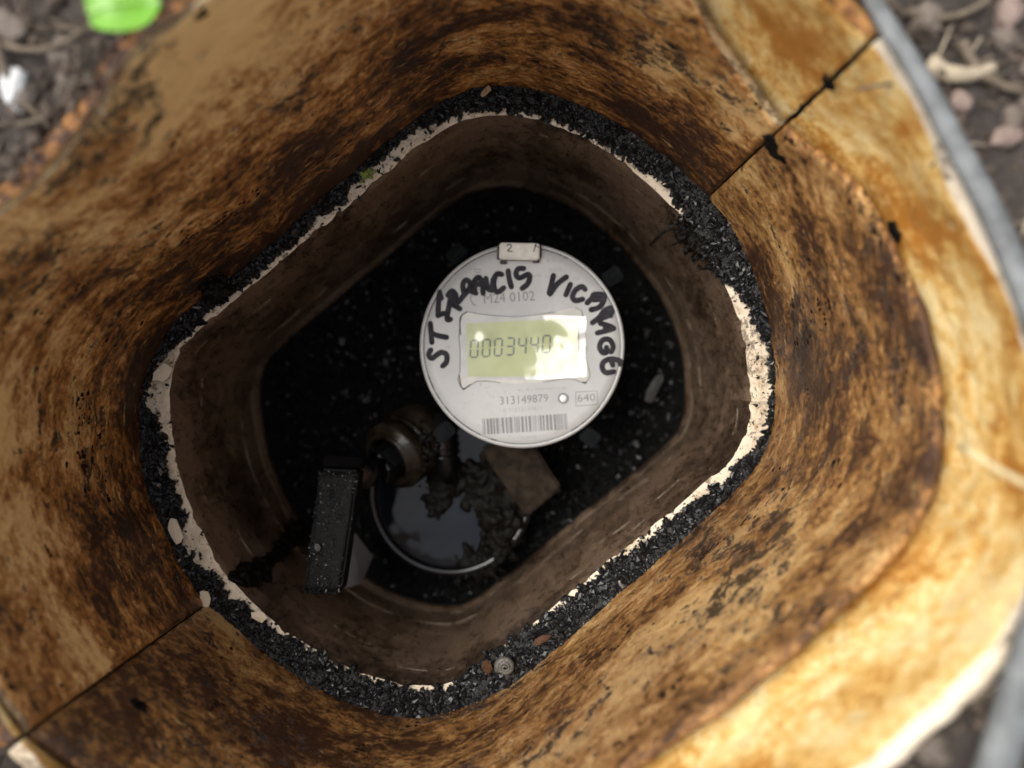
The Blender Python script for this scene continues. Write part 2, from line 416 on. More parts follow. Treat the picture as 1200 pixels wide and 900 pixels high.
# tube wall: lip, ridges, splayed foot
v = []; uv = []; f = []; KT = 70; DT = D_FLOOR - D_LEDGE + .006
for i in range(NS + 1):
    ii = i % NS; chip = max(0, fbm(ii * .23, 2.7, 0, 5)) * .0035
    for k in range(KT + 1):
        u = k / KT; z = -DT * u; p = LI[ii].copy(); s = ARC[ii] if i < NS else ARC[NS]
        off = .0016 * math.exp(-(z + .006) ** 2 / (2 * .0022 ** 2)) * 0
        if u < .03: off = chip * (1 - u / .03)
        off += -.0004 * math.exp(-((z + .0765) / .0014) ** 2)
        if z < -.0975: off -= min(.0014, (-.0975 - z) * .8)
        
        off += .0007 * fbm(s * 45, z * 80, 3.7) + .0003 * fbm(s * 170, z * 300, 8.1)
        p = p + NI[ii] * off; p.z += z - .0008
        v.append(p); uv.append((s, z))
for i in range(NS):
    for k in range(KT): f.append((i * (KT + 1) + k, i * (KT + 1) + k + 1, (i + 1) * (KT + 1) + k + 1, (i + 1) * (KT + 1) + k))
mesh_obj('tube_wall', v, f, M['tube'], box, True, uv)
# upright joint in the inner tube, upper right
mb = MB(); j = iNE
mb.tube([LI[j] + Vector((0, 0, -.002)) + NI[j] * .0004, LI[j + 1] + Vector((0, 0, -.03)) + NI[j] * .0004, LI[j + 1] + Vector((0, 0, -.062)) + NI[j] * .0004], [.0011, .0009, .0006], 8)
mb.build('joint', M['edge'], box)
# dark bed of silt
cen = sum(LI, Vector()) / NS; v = [Vector((cen.x, cen.y, CAMZ - D_FLOOR))]; f = []; NB = 120; RB = 46
for r_ in range(1, RB + 1):
    for k in range(NB):
        q = LI[k * NS // NB]; u = r_ / RB * 1.015
        p = Vector((cen.x + (q.x - cen.x) * u, cen.y + (q.y - cen.y) * u, 0))
        p.z = CAMZ - D_FLOOR + (.006 * fbm(p.x * 45, p.y * 45, .7) + .002 * fbm(p.x * 260, p.y * 260, 3)) * (1 - .9 * min(1, u) ** 4)
        v.append(p)
for k in range(NB): f.append((0, 1 + k, 1 + (k + 1) % NB))
for r_ in range(RB - 1):
    for k in range(NB):
        a = 1 + r_ * NB; b = a + NB; k2 = (k + 1) % NB; f.append((a + k, b + k, b + k2, a + k2))
tag(mesh_obj('silt_bed', v, f, M['bed']), 'black wet silt covering the bottom of the meter box', 'silt', None, 'stuff')
BEDZ = CAMZ - D_FLOOR
mb = MB(); mb2 = MB(); mb3 = MB()
for _ in range(6500):
    u = math.sqrt(random.random()) * .97; q = LI[random.randrange(NS)]
    x = cen.x + (q.x - cen.x) * u; y = cen.y + (q.y - cen.y) * u
    z = BEDZ + .006 * fbm(x * 45, y * 45, .7) + .002 * fbm(x * 260, y * 260, 3) + .0008
    cl = fbm(x * 30, y * 30, 6.2)
    (mb2 if random.random() < .02 + .12 * cl else mb3 if random.random() < .25 else mb).grain((x, y, z), random.uniform(.0005, .0017), random.uniform(1, 1.7))
tag(mb3.build('glossy_bed_grit', M['grit'], None, False), 'glinting wet grit among the black silt at the bottom', 'grit', None, 'stuff')
tag(mb.build('bed_grit', M['bedgrit'], None, False), 'wet black grit strewn over the bottom of the meter box', 'grit', None, 'stuff')
tag(mb2.build('pale_bed_grit', plain('grey_grit', (.028, .028, .028), .5, .6, 400, .3), None, False), 'scattered grey specks of grit over the black bottom', 'grit', None, 'stuff')

# ------------------------------------------------------------------ black grit lying on the ledge
COVER = [(0,.95),(10,.95),(14,.6),(21,.5),(25,.0),(29,-.12),(34,-.14),(39,.05),(44,.35),(50,.3),(60,.22),(75,.14),(90,.22),(95,.55),(98,.75),(116,.75),(119,.3),(126,.5),(140,.38),(150,.3),(160,.45),(165,.2),
         (170,.55),(173,.9),(181,.95),(184,.45),(190,.35),(200,.22),(204,.35),(206,.8),(210,.7),(213,.55),(217,.3),(221,.45),(224,.2),(235,.12),(250,.12),(268,.25),(273,.0),(281,-.05),(290,.15),(305,.22),(325,.27),(338,.32),(343,.5),(348,.35),(352,.7),(355,.95),(360,.95)]
def cover(i):
    a = 360 * (i % NS) / NS
    for (a0, c0), (a1, c1) in zip(COVER, COVER[1:]):
        if a0 <= a <= a1: return c0 + (c1 - c0) * (a - a0) / (a1 - a0)
def cov2(x):
    i = int(math.floor(x)); k = x - i; return cover(i) * (1 - k) + cover(i + 1) * k - .06 + .30 * fbm(x * .35, 4.4, 0, 4) + .34 * fbm(x * 1.3, 14.4, 0, 4)
def ledge_pt(x, t):
    i = int(math.floor(x)); k = x - i; a = LI[i % NS].lerp(LI[(i + 1) % NS], k); b = LO[i % NS].lerp(LO[(i + 1) % NS], k); return a.lerp(b, t)
v = []; f = []; KG = 10; NG = NS * 2
for i in range(NG):
    c0 = cov2(i / 2)
    for k in range(KG + 1):
        t = c0 + (1.03 - c0) * k / KG; t = min(t, 1.03); p = ledge_pt(i / 2, t)
        p.z += -.001 + (.0026 + .0012 * fbm(i * .11, k * .7, 2) if 0 < k else 0) * min(1, max(0, (1.03 - c0) * 4)) + .0012 * k / KG
        v.append(p)
for i in range(NG):
    i2 = (i + 1) % NG
    for k in range(KG): f.append((i * (KG + 1) + k, i * (KG + 1) + k + 1, i2 * (KG + 1) + k + 1, i2 * (KG + 1) + k))
tag(mesh_obj('ledge_silt', v, f, M['grit_base']), 'black silt packed along the ledge under the loose grit', 'silt', None, 'stuff')
mb = MB(); mb2 = MB(); n = 0
while n < 19000:
    x = random.uniform(0, NS); t = random.uniform(-.3, 1.02); c0 = cov2(x)
    bare = t < c0 - .02
    if bare and (t < 0 or random.random() > .07): n += .02; continue
    if t > 1.0 and random.random() > .3: continue
    p = ledge_pt(x, t); p.z += random.uniform(.0004, .0022) + (.0012 * t if t > c0 else -.0012)
    r_ = random.choice((.00025, .0003, .0004, .0005, .0007, .0012) if fbm(x * .5, t * 2, 9) > 0 else (.00025, .0003, .0004, .0005)) * (.6 if bare else 1); n += 1
    (mb2 if random.random() < .006 else mb).grain(p, r_, random.uniform(1, 2.2))
tag(mb.build('ledge_grit', M['grit'], None, False), 'wet black grit heaped round the ledge between the two walls', 'grit', None, 'stuff')
tag(mb2.build('pale_ledge_grit', plain('pale_grit', (.17, .165, .15), .5, .5, 400), None, False), 'few pale grains mixed into the black ledge grit', 'grit', None, 'stuff')

def clod(o, vox=.0005, it=2):
    m = o.modifiers.new('remesh', 'REMESH'); m.mode = 'VOXEL'; m.voxel_size = vox; m.use_smooth_shade = True
    if it: q = o.modifiers.new('smooth', 'SMOOTH'); q.factor = .5; q.iterations = it
    return o
def lump(name, pts, matr, label, cat, rmin=.0015, rmax=.003, n=60, spread=.004, d=None, group=None, flat=.5):
    """irregular clod: warped balls merged into one lump along a line of points"""
    mb = MB()
    for _ in range(n):
        k = random.uniform(0, len(pts) - 1.001); i = int(k); p = Vector(pts[i]).lerp(Vector(pts[i + 1]), k - i)
        o = Vector((random.gauss(0, 1), random.gauss(0, 1), random.gauss(0, flat))) * spread * .5
        mb.grain(p + o, random.uniform(rmin, rmax), random.uniform(1, 1.6))
    return clod(tag(mb.build(name, matr, None, False), label, cat, group), .0004 if rmin < .0007 else .0006, 1 if rmin < .0009 else 4)
# clod sagging over the inner edge, upper right
lump('mud_clod', [P(800, 262, .2975), P(815, 285, .298), P(835, 300, .2975)], M['mud'], 'black mud clod sagging over the inner ledge edge at upper right', 'mud clod', .0006, .0015, 330, .0042)
lump('mud_clod', [P(243, 330, .283), P(257, 347, .288)], M['mud'], 'square black mud clod stuck to the sleeve above the left ledge', 'mud clod', .0007, .0016, 200, .0042)
# smear of mud running down the inner tube, lower left
def tube_pt(px, py, lift=.0012):
    """point on the inner tube wall seen at this pixel"""
    best = None
    dirv = Vector(((px - 600) / F, (450 - py) / F))
    for i in range(NS):
        q = LI[i]; a = math.atan2(q.y, q.x); b = math.atan2(dirv.y, dirv.x)
        e = abs((a - b + PI) % (2 * PI) - PI)
        if best is None or e < best[0]: best = (e, i)
    q = LI[best[1]]; d = math.hypot(q.x, q.y) / dirv.length
    p = Vector((q.x, q.y, CAMZ - d)) - NI[best[1]] * lift
    return p, best[1]
def smear(name, path, label, matr):
    mb = MB()
    for (a, ra), (b, rb) in zip(path, path[1:]):
        steps = 26
        for s_ in range(steps):
            k = s_ / steps; rr = ra + (rb - ra) * k
            for _ in range(3):
                px = a[0] + (b[0] - a[0]) * k + random.gauss(0, rr * .5); py = a[1] + (b[1] - a[1]) * k + random.gauss(0, rr * .5)
                p, i = tube_pt(px, py, .0002)
                mb.grain(p, random.uniform(.0012, .0024) * (.5 + rr / 9), random.uniform(1, 1.5), .3)
    return clod(tag(mb.build(name, matr, None, False), label, 'mud smear'), .0005, 1)
smear('mud_smear', [((282, 676), 8), ((297, 672), 10), ((312, 662), 4), ((328, 645), 5), ((345, 627), 9), ((362, 612), 10)], 'black mud smear trickling down the inner wall beside the black handle', M['mud'])

def flake(name, px, py, d, w_, h_, rz, matr, label, cat, tilt=(0, 0), th=.0006, group=None, wob=.3):
    """thin irregular chip"""
    n = 9; ang = [2 * PI * k / n for k in range(n)]
    rad = [1 + random.uniform(-wob, wob * .6) for _ in range(n)]
    R = Matrix.Rotation(rz, 3, 'Z') @ Matrix.Rotation(tilt[0], 3, 'X') @ Matrix.Rotation(tilt[1], 3, 'Y'); c = P(px, py, d)
    v = []
    for s_ in (1, -1):
        for a, r_ in zip(ang, rad):
            k = max(abs(math.cos(a)), abs(math.sin(a))) ** .6
            v.append(c + R @ Vector((math.cos(a) * w_ / 2 * r_ / k, math.sin(a) * h_ / 2 * r_ / k, s_ * th / 2 + random.uniform(-.2, .2) * th)))
    v.append(c + R @ Vector((0, 0, th * .8))); v.append(c + R @ Vector((0, 0, -th * .8)))
    f = []
    for k in range(n):
        k2 = (k + 1) % n; f += [(k, k2, 2 * n), (n + k2, n + k, 2 * n + 1), (n + k, n + k2, k2, k)]
    return tag(mesh_obj(name, v, f, matr, None, False), label, cat, group)
# things lying in the ledge grit
def shell():
    mb = MB(); c = P(592, 781, .2935); pts = []; rr = []
    for k in range(40):
        a = k / 39 * 2.6 * 2 * PI; r_ = .0004 + .0027 * k / 39; pts.append(c + Vector((r_ * math.cos(a), r_ * math.sin(a), .0018 * (1 - k / 39)))); rr.append(.0003 + .0011 * k / 39)
    mb.tube(pts, rr, 8); return tag(mb.build('snail_shell', M['shell'], None), 'small grey snail shell in the black grit at the bottom of the ledge', 'shell')
shell()
flake('leaf_scrap', 571, 781, .2935, .0045, .0062, .3, M['rust'], 'rust brown leaf scrap beside the grey snail shell', 'leaf scrap', (.4, .2))
flake('leaf_scrap', 635, 750, .2935, .0075, .0028, .35, M['rust'], 'reddish brown leaf scrap in the grit right of the snail shell', 'leaf scrap', (.1, .3))
flake('leaf_scrap', 569, 108, .2915, .0052, .0026, .7, plain('tan_scrap', (.30, .18, .09), .6, .3, 400), 'tan leaf scrap at the very top of the ledge', 'leaf scrap', (.2, -.4))
lump('moss_tuft', [P(422, 206, .2955), P(434, 201, .2955)], M['moss'], 'tiny yellow green moss tuft on the upper left ledge', 'moss', .0004, .0010, 40, .002)
for k, (px, py, w_, h_, rz, lab) in enumerate([(240, 702, .0042, .007, .2, 'cream plastic chip where the lower left wall joint meets the ledge'), (304, 722, .0062, .0042, -.7, 'cream plastic chip on the lower left inner edge below the mud smear'),
        (205, 622, .0042, .0095, .45, 'cream plastic chip in the grit on the left ledge'), (190, 437, .005, .0075, -.5, 'cream plastic chip across the grit at the far left of the ledge')]):
    flake('plastic_chip', px, py, .2945, w_, h_, rz, M['cream'], lab, 'plastic chip', (random.uniform(-.15, .15), .1), .0008)

# ------------------------------------------------------------------ water meter
DM = .325; MC = P(612, 405, DM); MRAD = 120.5 * DM / F; ROT = math.radians(3.6)
meter = empty('water_meter', 'round white faced digital water meter with black marker writing round its rim', 'water meter', (MC.x, MC.y, BEDZ))
def FP(px, py, lift=0.0): p = P(px, py, DM); p.z += lift; return p
mb = MB(); R_ = MRAD
mb.lathe([(0, -.0745), (R_ * .80, -.0745), (R_ * .80, -.045), (R_ * .86, -.040), (R_ * .86, -.022), (R_ * .94, -.018), (R_ * .94, -.0045), (R_ * .97, -.003), (R_ * .97, -.0016)], MC, 72)
mb.build('body', M['black_plastic'], meter)
mb = MB()
mb.lathe([(R_ * .97, -.0060), (R_ * 1.0, -.0055), (R_ * 1.0, -.0012), (R_ * .992, -.0003), (R_ * .978, .0002), (R_ * .964, .0001), (R_ * .9585, -.0005), (R_ * .9585, -.0012)], MC, 128)
mb.build('rim', M['face'], meter)
mb = MB(); prof = [(0.0, 0)] + [(R_ * .9545 * k / 10, 0) for k in range(1, 10)] + [(R_ * .951, -.0001), (R_ * .9545, -.0004), (R_ * .9545, -.0016)]
mb.lathe(prof, MC, 128); mb.build('face', M['face'], meter)
# dirt lodged in the rim groove
mb = MB()
for a0, a1 in ((197, 252), (100, 128), (60, 85), (300, 320), (150, 158), (20, 34)):
    a = a0
    while a < a1:
        da = random.uniform(2, 7)
        if random.random() < .75:
            mb.tube([MC + Vector((R_ * (.957 + .004 * fbm(q * .3, a0)) * math.cos(math.radians(q)), R_ * .957 * math.sin(math.radians(q)), -.0002)) for q in [a + da * k / 5 for k in range(6)]],
                    [random.uniform(.00012, .0004) for _ in range(6)], 6, .5)
        a += da
tag(mb.build('groove_dirt', M['edge'], meter), kind='stuff')
# hinge tab at the top of the lid
mb = MB(); mb.box(FP(608.5, 296.5, .0022), 46.5 * DM / F, 19 * DM / F, .0052, -.02, .0006); tab_o = mb.build('hinge_tab', M['tabwhite'], meter, False)
mb = MB(); mb.box(FP(590, 307.5, .0003), 8 * DM / F, 4.5 * DM / F, .0016, 0, .0002); mb.box(FP(628, 306, .0003), 8 * DM / F, 4.5 * DM / F, .0016, 0, .0002)
mb.box(FP(584, 297, .0006), 3 * DM / F, 15 * DM / F, .0022, 0, .0002); mb.box(FP(633, 295, .0006), 2.5 * DM / F, 14 * DM / F, .0022, 0, .0002)
mb.build('hinge_gap', M['edge'], meter, False)
def strokes(name, paths, width, matr, parent, lift, conv, flat=.05):
    mb = MB()
    for n_, pa in enumerate(paths):
        pts = [conv(*p) for p in pa]; dense = []
        for i in range(len(pts) - 1):                       # Catmull-Rom
            p0, p1, p2, p3 = pts[max(i - 1, 0)], pts[i], pts[i + 1], pts[min(i + 2, len(pts) - 1)]
            for k in range(6):
                t = k / 6; dense.append(.5 * ((2 * p1) + (p2 - p0) * t + (2 * p0 - 5 * p1 + 4 * p2 - p3) * t * t + (3 * p1 - p0 - 3 * p2 + p3) * t ** 3))
        dense.append(pts[-1]); dd = (dense[0] - dense[1]).normalized(); de = (dense[-1] - dense[-2]).normalized(); w2 = width / 2
        full = [dense[0] + dd * w2 * .95, dense[0] + dd * w2 * .7] + dense + [dense[-1] + de * w2 * .7, dense[-1] + de * w2 * .95]
        rr = [w2 * .25, w2 * .7] + [w2 * (1 + .10 * fbm(i * .3, n_ * 3.1)) for i in range(len(dense))] + [w2 * .7, w2 * .25]
        mb.tube([p + Vector((0, 0, lift + n_ * 2e-6)) for p in full], rr, 8, flat)
    return mb.build(name, matr, parent)
strokes('scribble', [[(594, 290), (598, 289), (599, 292), (595, 296), (600, 297)], [(626, 290), (631, 292)], [(628, 288), (625, 297)]], .00045, M['edge'], tab_o, .0049, FP)
# marker lettering: ST FRANCIS VICARAGE
def Z1(x, y): return FP(480 + x / 8.571, 275 + y / 8.571)
def Z2(x, y): return FP(610 + x / 8.571, 275 + y / 8.571)
def Z0(x, y): return FP(470 + x / 3.157, 260 + y / 3.157)
def Z8(x, y): return FP(660 + x / 4.5, 360 + y / 4.5)
hand = [(Z0, [[(110, 474), (102, 492), (114, 505), (132, 492), (150, 483), (168, 492), (168, 518), (154, 533)], [(108, 376), (114, 446)], [(112, 412), (140, 422), (168, 427)]]),
        (Z1, [[(300, 575), (290, 700), (285, 815)], [(285, 810), (345, 790)], [(300, 590), (318, 640)],
              [(415, 600), (400, 700), (375, 845), (410, 850)], [(385, 610), (425, 565), (465, 610), (440, 665), (405, 690)], [(415, 690), (505, 745)],
              [(545, 580), (535, 500), (570, 455), (612, 500), (585, 565)], [(600, 555), (545, 610), (490, 680)], [(600, 560), (665, 588)],
              [(655, 540), (650, 470), (695, 432), (730, 490), (738, 590)], [(680, 500), (740, 500)], [(765, 440), (785, 540), (830, 560)], [(730, 480), (790, 545)], [(830, 545), (840, 450)],
              [(925, 400), (880, 395), (848, 450), (850, 540), (890, 575), (945, 535)], [(990, 365), (1000, 440), (1022, 525)],
              [(1145, 340), (1090, 345), (1068, 400), (1105, 435), (1190, 400), (1205, 440), (1180, 500), (1130, 540)]]),
        (Z2, [[(330, 410), (310, 500), (290, 600), (370, 495), (460, 425)], [(500, 500), (455, 605)], [(648, 550), (615, 522), (555, 555), (522, 620), (550, 662), (622, 648)],
              [(668, 685), (715, 640), (740, 600), (830, 605), (838, 650), (795, 725), (708, 755)], [(730, 655), (810, 650)], [(905, 735), (840, 765), (790, 830), (722, 885)], [(905, 735), (918, 775), (880, 815), (800, 845)]]),
        (Z8, [[(215, 28), (250, 45)], [(195, 85), (240, 98), (266, 112)], [(180, 136), (225, 125), (266, 112)], [(224, 98), (220, 126)],
              [(252, 236), (263, 210), (250, 178), (227, 168), (203, 178), (192, 210), (206, 238), (227, 238), (228, 212)],
              [(300, 300), (300, 285), (255, 272), (214, 288), (205, 318), (225, 345), (266, 340)], [(252, 275), (260, 305)]])]
k = 0
for conv, paths in hand: strokes('marker_writing', paths, 6.4 * DM / F, M['marker'], meter, .00012 + k * 3e-5, conv); k += 1
for o in meter.children:
    if o.name.startswith('marker_writing'): o['label'] = 'hand written black marker letters'
def text_mesh(name, s, px, py, hpx, matr, parent, rot=ROT, wscale=1.0, lift=.00008, bold=0):
    cu = bpy.data.curves.new(name, 'FONT'); cu.body = s; cu.size = 1; cu.align_x = 'CENTER'; cu.align_y = 'CENTER'; cu.fill_mode = 'FRONT'; cu.offset = bold; cu.resolution_u = 2
    o = bpy.data.objects.new(name + '_c', cu); COL.objects.link(o); bpy.context.view_layer.update()
    me = bpy.data.meshes.new_from_object(o.evaluated_get(bpy.context.evaluated_depsgraph_get()))
    bpy.data.objects.remove(o); bpy.data.curves.remove(cu)
    hh = hpx * DM / F / .70
    me.transform(Matrix.Translation(FP(px, py, lift)) @ Matrix.Rotation(rot, 4, 'Z') @ Matrix.Diagonal((hh * wscale, hh, hh, 1)))
    me.materials.clear(); me.materials.append(matr)
    ob = bpy.data.objects.new(name, me); COL.objects.link(ob); ob.parent = parent; ob.matrix_parent_inverse = Matrix.Translation(-parent.location); return ob
text_mesh('printed_number', 'M24 0102', 596.5, 349, 11.5, M['print'], meter, wscale=.92)
text_mesh('printed_number', '313149879', 614, 468.5, 9.5, M['print'], meter, wscale=.95)
text_mesh('printed_number', '640', 687, 466.5, 9.0, M['print'], meter, wscale=1.15)
text_mesh('printed_number', '8 10313149879', 613, 480, 5.2, M['print_faint'], meter, wscale=1.0)
text_mesh('printed_text', 'R400', 651, 316.5, 5.0, M['print_faint'], meter)
text_mesh('printed_text', 'bar', 676.5, 325.5, 5.2, M['print_faint'], meter)
strokes('printed_mark', [[(562, 339), (555, 343), (551.5, 349), (554, 356), (557.5, 358)]], .0004, M['print'], meter, .00006, FP)
strokes('printed_mark', [[(555.5, 315.5), (563.5, 315.5)], [(555.5, 319), (563.5, 319)], [(555.5, 322.3), (563.5, 322.3)]], .0003, M['print'], meter, .00006, FP)
bx = [(674.5, 459.5), (699.5, 458), (700.5, 474.0), (675, 476)]
strokes('number_box', [[bx[0], bx[1]], [bx[1], bx[2]], [bx[2], bx[3]], [bx[3], bx[0]]], .00026, M['print'], meter, .00006, FP)
mb = MB(); x = 565.5; rnd = random.Random(3)
def at_rot(px, py, cx=615, cy=497):
    a = ROT; dx, dy = px - cx, py - cy; return cx + dx * math.cos(a) + dy * math.sin(a), cy - dx * math.sin(a) + dy * math.cos(a)
while x < 665:
    w_ = rnd.choice((.8, .8, 1.4, 2.2, 3.0)); q = at_rot(x + w_ / 2, 497)
    mb.box(FP(*q, .00004), w_ * DM / F, 18.5 * DM / F, .00006, ROT); x += w_ + rnd.choice((.8, .9, 1.2, 1.8))
mb.build('barcode', M['print'], meter, False)
# illegible small print, as rows of tiny marks
def small_print(rows):
    mb = MB()
    for x0, x1, y, h_ in rows:
        x = x0
        while x < x1:
            w_ = rnd.uniform(.6, 1.8); q = at_rot(x, y, (x0 + x1) / 2, y)
            if rnd.random() < .85: mb.box(FP(q[0], q[1] + rnd.uniform(-.6, .6), .00004), w_ * DM / F, h_ * rnd.uniform(.4, 1) * DM / F, .00006, ROT)
            x += w_ + rnd.uniform(.5, 1.1)
    tag(mb.build('small_print', M['print_faint'], meter, False), kind='stuff')
small_print([(606, 664, 456, 3.2), (641, 663, 305, 5), (640, 660, 324, 3.2), (622, 634, 323, 3), (607, 632, 512, 3.0)])
# white inspection dot
mb = MB(); mb.lathe([(.0023, .0), (.0022, .0005), (.0017, .0006), (.0016, .0002)], FP(660, 466.8), 24); mb.build('dot_ring', M['print'], meter)
mb = MB(); mb.lathe([(.0016, .0001), (.0014, .0006), (.0008, .0009), (.0, .00095)], FP(660, 466.8), 24); mb.build('dot', M['bright'], meter)
# clips gripping the body
for px, py, rz in ((536, 300, 45), (716, 326, 33), (690, 511, -38), (522, 505, 40)):
    d = DM + .010; mb = MB(); c = P(px, py, d); mb.box(c, .0088, .0068, .012, math.radians(rz), .0008); mb.box(c + Vector((0, 0, .0062)), .004, .003, .0015, math.radians(rz), .0004)
    mb.build('clip', M['clip'], meter, False)
# display
OUTL = [(120,108),(250,130),(400,145),(520,150),(650,140),(850,110),(960,85),(1020,75),(1070,100),(1090,200),(1105,300),(1110,420),(1105,500),(1130,580),(1140,640),(1100,705),(1040,680),(980,660),(900,665),(750,690),(550,705),(400,695),(280,680),(200,685),(150,715),(95,755),(60,710),(45,670),(65,600),(65,450),(55,300),(65,200),(80,140)]
def Z3(x, y, l=0.0): return FP(530 + x / 7.06, 350 + y / 7.06, l)
disp = mesh_obj('display', [Z3(x, y, .00005) for x, y in OUTL] + [Z3(590, 410, .00005)], [(i, len(OUTL), (i + 1) % len(OUTL)) for i in range(len(OUTL))], M['lcd_rim'], meter, False)
disp['label'] = 'yellow green display reading 0003440 under a wrinkled clear film'
mb = MB(); q = [Z3(112, 205, .00012), Z3(1042, 160, .00012), Z3(1040, 640, .00012), Z3(132, 645, .00012)]; q = q[::-1]
mb.add(q, [(0, 1, 2, 3)]); mb.build('screen', M['lcd'], disp, False)
SEG = {'0': 'abcdef', '3': 'abgcd', '4': 'fgbc'}
mb = MB()
for n_, ch in enumerate('0003440'):
    cx = 182 + n_ * 99.5; cy = 415 - n_ * 6.5; hw, hh = 30, 70; T = 7
    seg = {'a': (cx, cy - hh, hw - 6, T), 'd': (cx, cy + hh, hw - 6, T), 'g': (cx, cy, hw - 6, T), 'f': (cx - hw, cy - hh / 2, T, hh / 2 - 6), 'e': (cx - hw, cy + hh / 2, T, hh / 2 - 6), 'b': (cx + hw, cy - hh / 2, T, hh / 2 - 6), 'c': (cx + hw, cy + hh / 2, T, hh / 2 - 6)}
    for s_ in SEG[ch]:
        x, y, a, b = seg[s_]; sk = lambda X, Y: Z3(X - (Y - cy) * .06, Y, .00018)
        q = [sk(x - a, y - b), sk(x + a, y - b), sk(x + a, y + b), sk(x - a, y + b)][::-1]; mb.add(q, [(0, 1, 2, 3)])
mb.build('digits', M['digit'], disp, False)
strokes('film_edge', [[OUTL[i], OUTL[(i + 1) % len(OUTL)]] for i in range(len(OUTL)) if i not in (5, 6, 19, 20)], .00022, M['edge'], disp, .00012, Z3, .6)
strokes('film_edge', [[(68, 300), (66, 160), (118, 112)], [(60, 640), (70, 715), (95, 745), (150, 712)], [(1108, 400), (1102, 500)], [(1080, 690), (1110, 695)], [(1044, 170), (1044, 430)]], .0005, M['edge'], disp, .0001, Z3, .3)['kind'] = 'stuff'
# clear film over the display: sagging sheet that tips towards the light on its right half
v = []; f = []; FN = 64; FM = 30
for i in range(FN + 1):
    for j in range(FM + 1):
        x = 75 + (1100 - 75) * i / FN; y = 135 + (670 - 135) * j / FM
        y += -22 * ((i / FN - .5) * 2) ** 2 * (1 if j < FM / 2 else -1) * abs(j / FM - .5) * 2 * -1
        p = Z3(x, y); u = (i / FN - .5) * 2; w_ = (j / FM - .5) * 2
        e1 = .10 + .12 * math.sin(w_ * 2.0 + .4)
        h_ = .0007 + max(0, u - e1) ** 1.2 * .0050 + .0011 * w_ * min(1, max(0, u * 3)) + .00030 * fbm(u * 2.6, w_ * 1.8, 3.3, 2)
        h_ += -.0011 * math.exp(-((u - .52) / .16) ** 2 - ((w_ + .30) / .38) ** 2) + .0006 * math.exp(-((u + .62) / .13) ** 2 - ((w_ + .25) / .25) ** 2)
        p.z += h_; v.append(p)
for i in range(FN):
    for j in range(FM): a = i * (FM + 1) + j; f.append((a, a + 1, a + FM + 2, a + FM + 1))
mesh_obj('clear_film', v, f, M['film'], disp)

# ------------------------------------------------------------------ pipework under the meter
DW = .376
dc = P(528, 578, DW); man = empty('pipe_manifold', 'wet black pipe manifold with flooded round dish below the meter', 'manifold', (dc.x, dc.y, BEDZ))
rd = 92 * DW / F; mb = MB()
mb.lathe([(rd * .70, -.02), (rd * 1.02, -.02), (rd * 1.06, -.004), (rd * 1.065, -.0008), (rd * 1.05, .0008), (rd * 1.02, .0016), (rd * .985, .0015), (rd * .955, .0004), (rd * .94, -.0012), (rd * .94, -.004)], dc, 80); mb.build('dish', M['wetblack'], man)
mb = MB(); mb.lathe([(rd * .3, -.02), (rd * .3, -.0045), (0, -.0045)], dc, 40); mb.build('dish_floor', M['mud'], man)
v = [dc + Vector((0, 0, -.0022))] + [dc + Vector((rd * .943 * math.cos(2 * PI * k / 64), rd * .943 * math.sin(2 * PI * k / 64), -.0022)) for k in range(64)]
wt = mesh_obj('water', v, [(0, 1 + k, 1 + (k + 1) % 64) for k in range(64)], M['water']); wt['kind'] = 'structure'
# square brown block beside the dish
q = [P(563, 528, .366), P(617, 606, .366), P(658, 572, .366), P(612, 500, .366)]; mb = MB(); bm = bmesh.new()
top = [bm.verts.new(p) for p in q]; bot = [bm.verts.new(p + Vector((0, 0, -.034))) for p in q]
bm.faces.new(top); bm.faces.new(bot[::-1])
for k in range(4): bm.faces.new((top[k], bot[k], bot[(k + 1) % 4], top[(k + 1) % 4]))
bmesh.ops.bevel(bm, geom=bm.edges[:], offset=.0012, segments=3, affect='EDGES'); bmesh.ops.recalc_face_normals(bm, faces=bm.faces)
mb.bm(bm); mb.build('block', plain('muddy_brown_block', (.024, .017, .011), .5, .7, 220, .06, 0, .0008), man, False)
# wet pipe lying between the dish and the meter
mb = MB(); mb.tube([P(519, 486, .362), P(516, 505, .3595), P(518, 525, .3595), P(521, 545, .362), P(527, 560, .370)], [.0052, .0052, .005, .0046, .004], 20); mb.build('pipe', M['wetblack'], man)
mb = MB()
for k in range(5):
    p = P(517 + .6 * k, 500 + k * 9, .3598); mb.lathe([(.0055, -.0005), (.0060, 0), (.0055, .0005)], p, 24, Matrix.Rotation(PI / 2, 3, 'X'))
mb.build('pipe_thread', M['wetblack'], man)
lump('mud_mound', [P(490, 545, .350), P(495, 525, .350), P(480, 508, .352)], M['mud'], 'black mud caked on the brass valve socket', 'mud clod', .0005, .0014, 200, .007, flat=.4)
lump('mud_mound', [P(562, 560, .374), P(578, 582, .374), P(600, 606, .375)], M['mud'], 'dark mud heaped in the flooded dish beside the brown block', 'mud clod', .0018, .0034, 320, .010, flat=.22)
lump('mud_mound', [P(535, 545, .374), P(522, 565, .375), P(512, 592, .3765)], M['mud'], 'brown mud streak in the flooded dish below the valve', 'mud clod', .0014, .0024, 200, .006, flat=.2)
lump('mud_mound', [P(595, 622, .377), P(575, 648, .378), P(545, 668, .379)], M['mud'], 'black mud banked against the right rim of the flooded dish', 'mud clod', .0014, .0030, 260, .008, flat=.3)

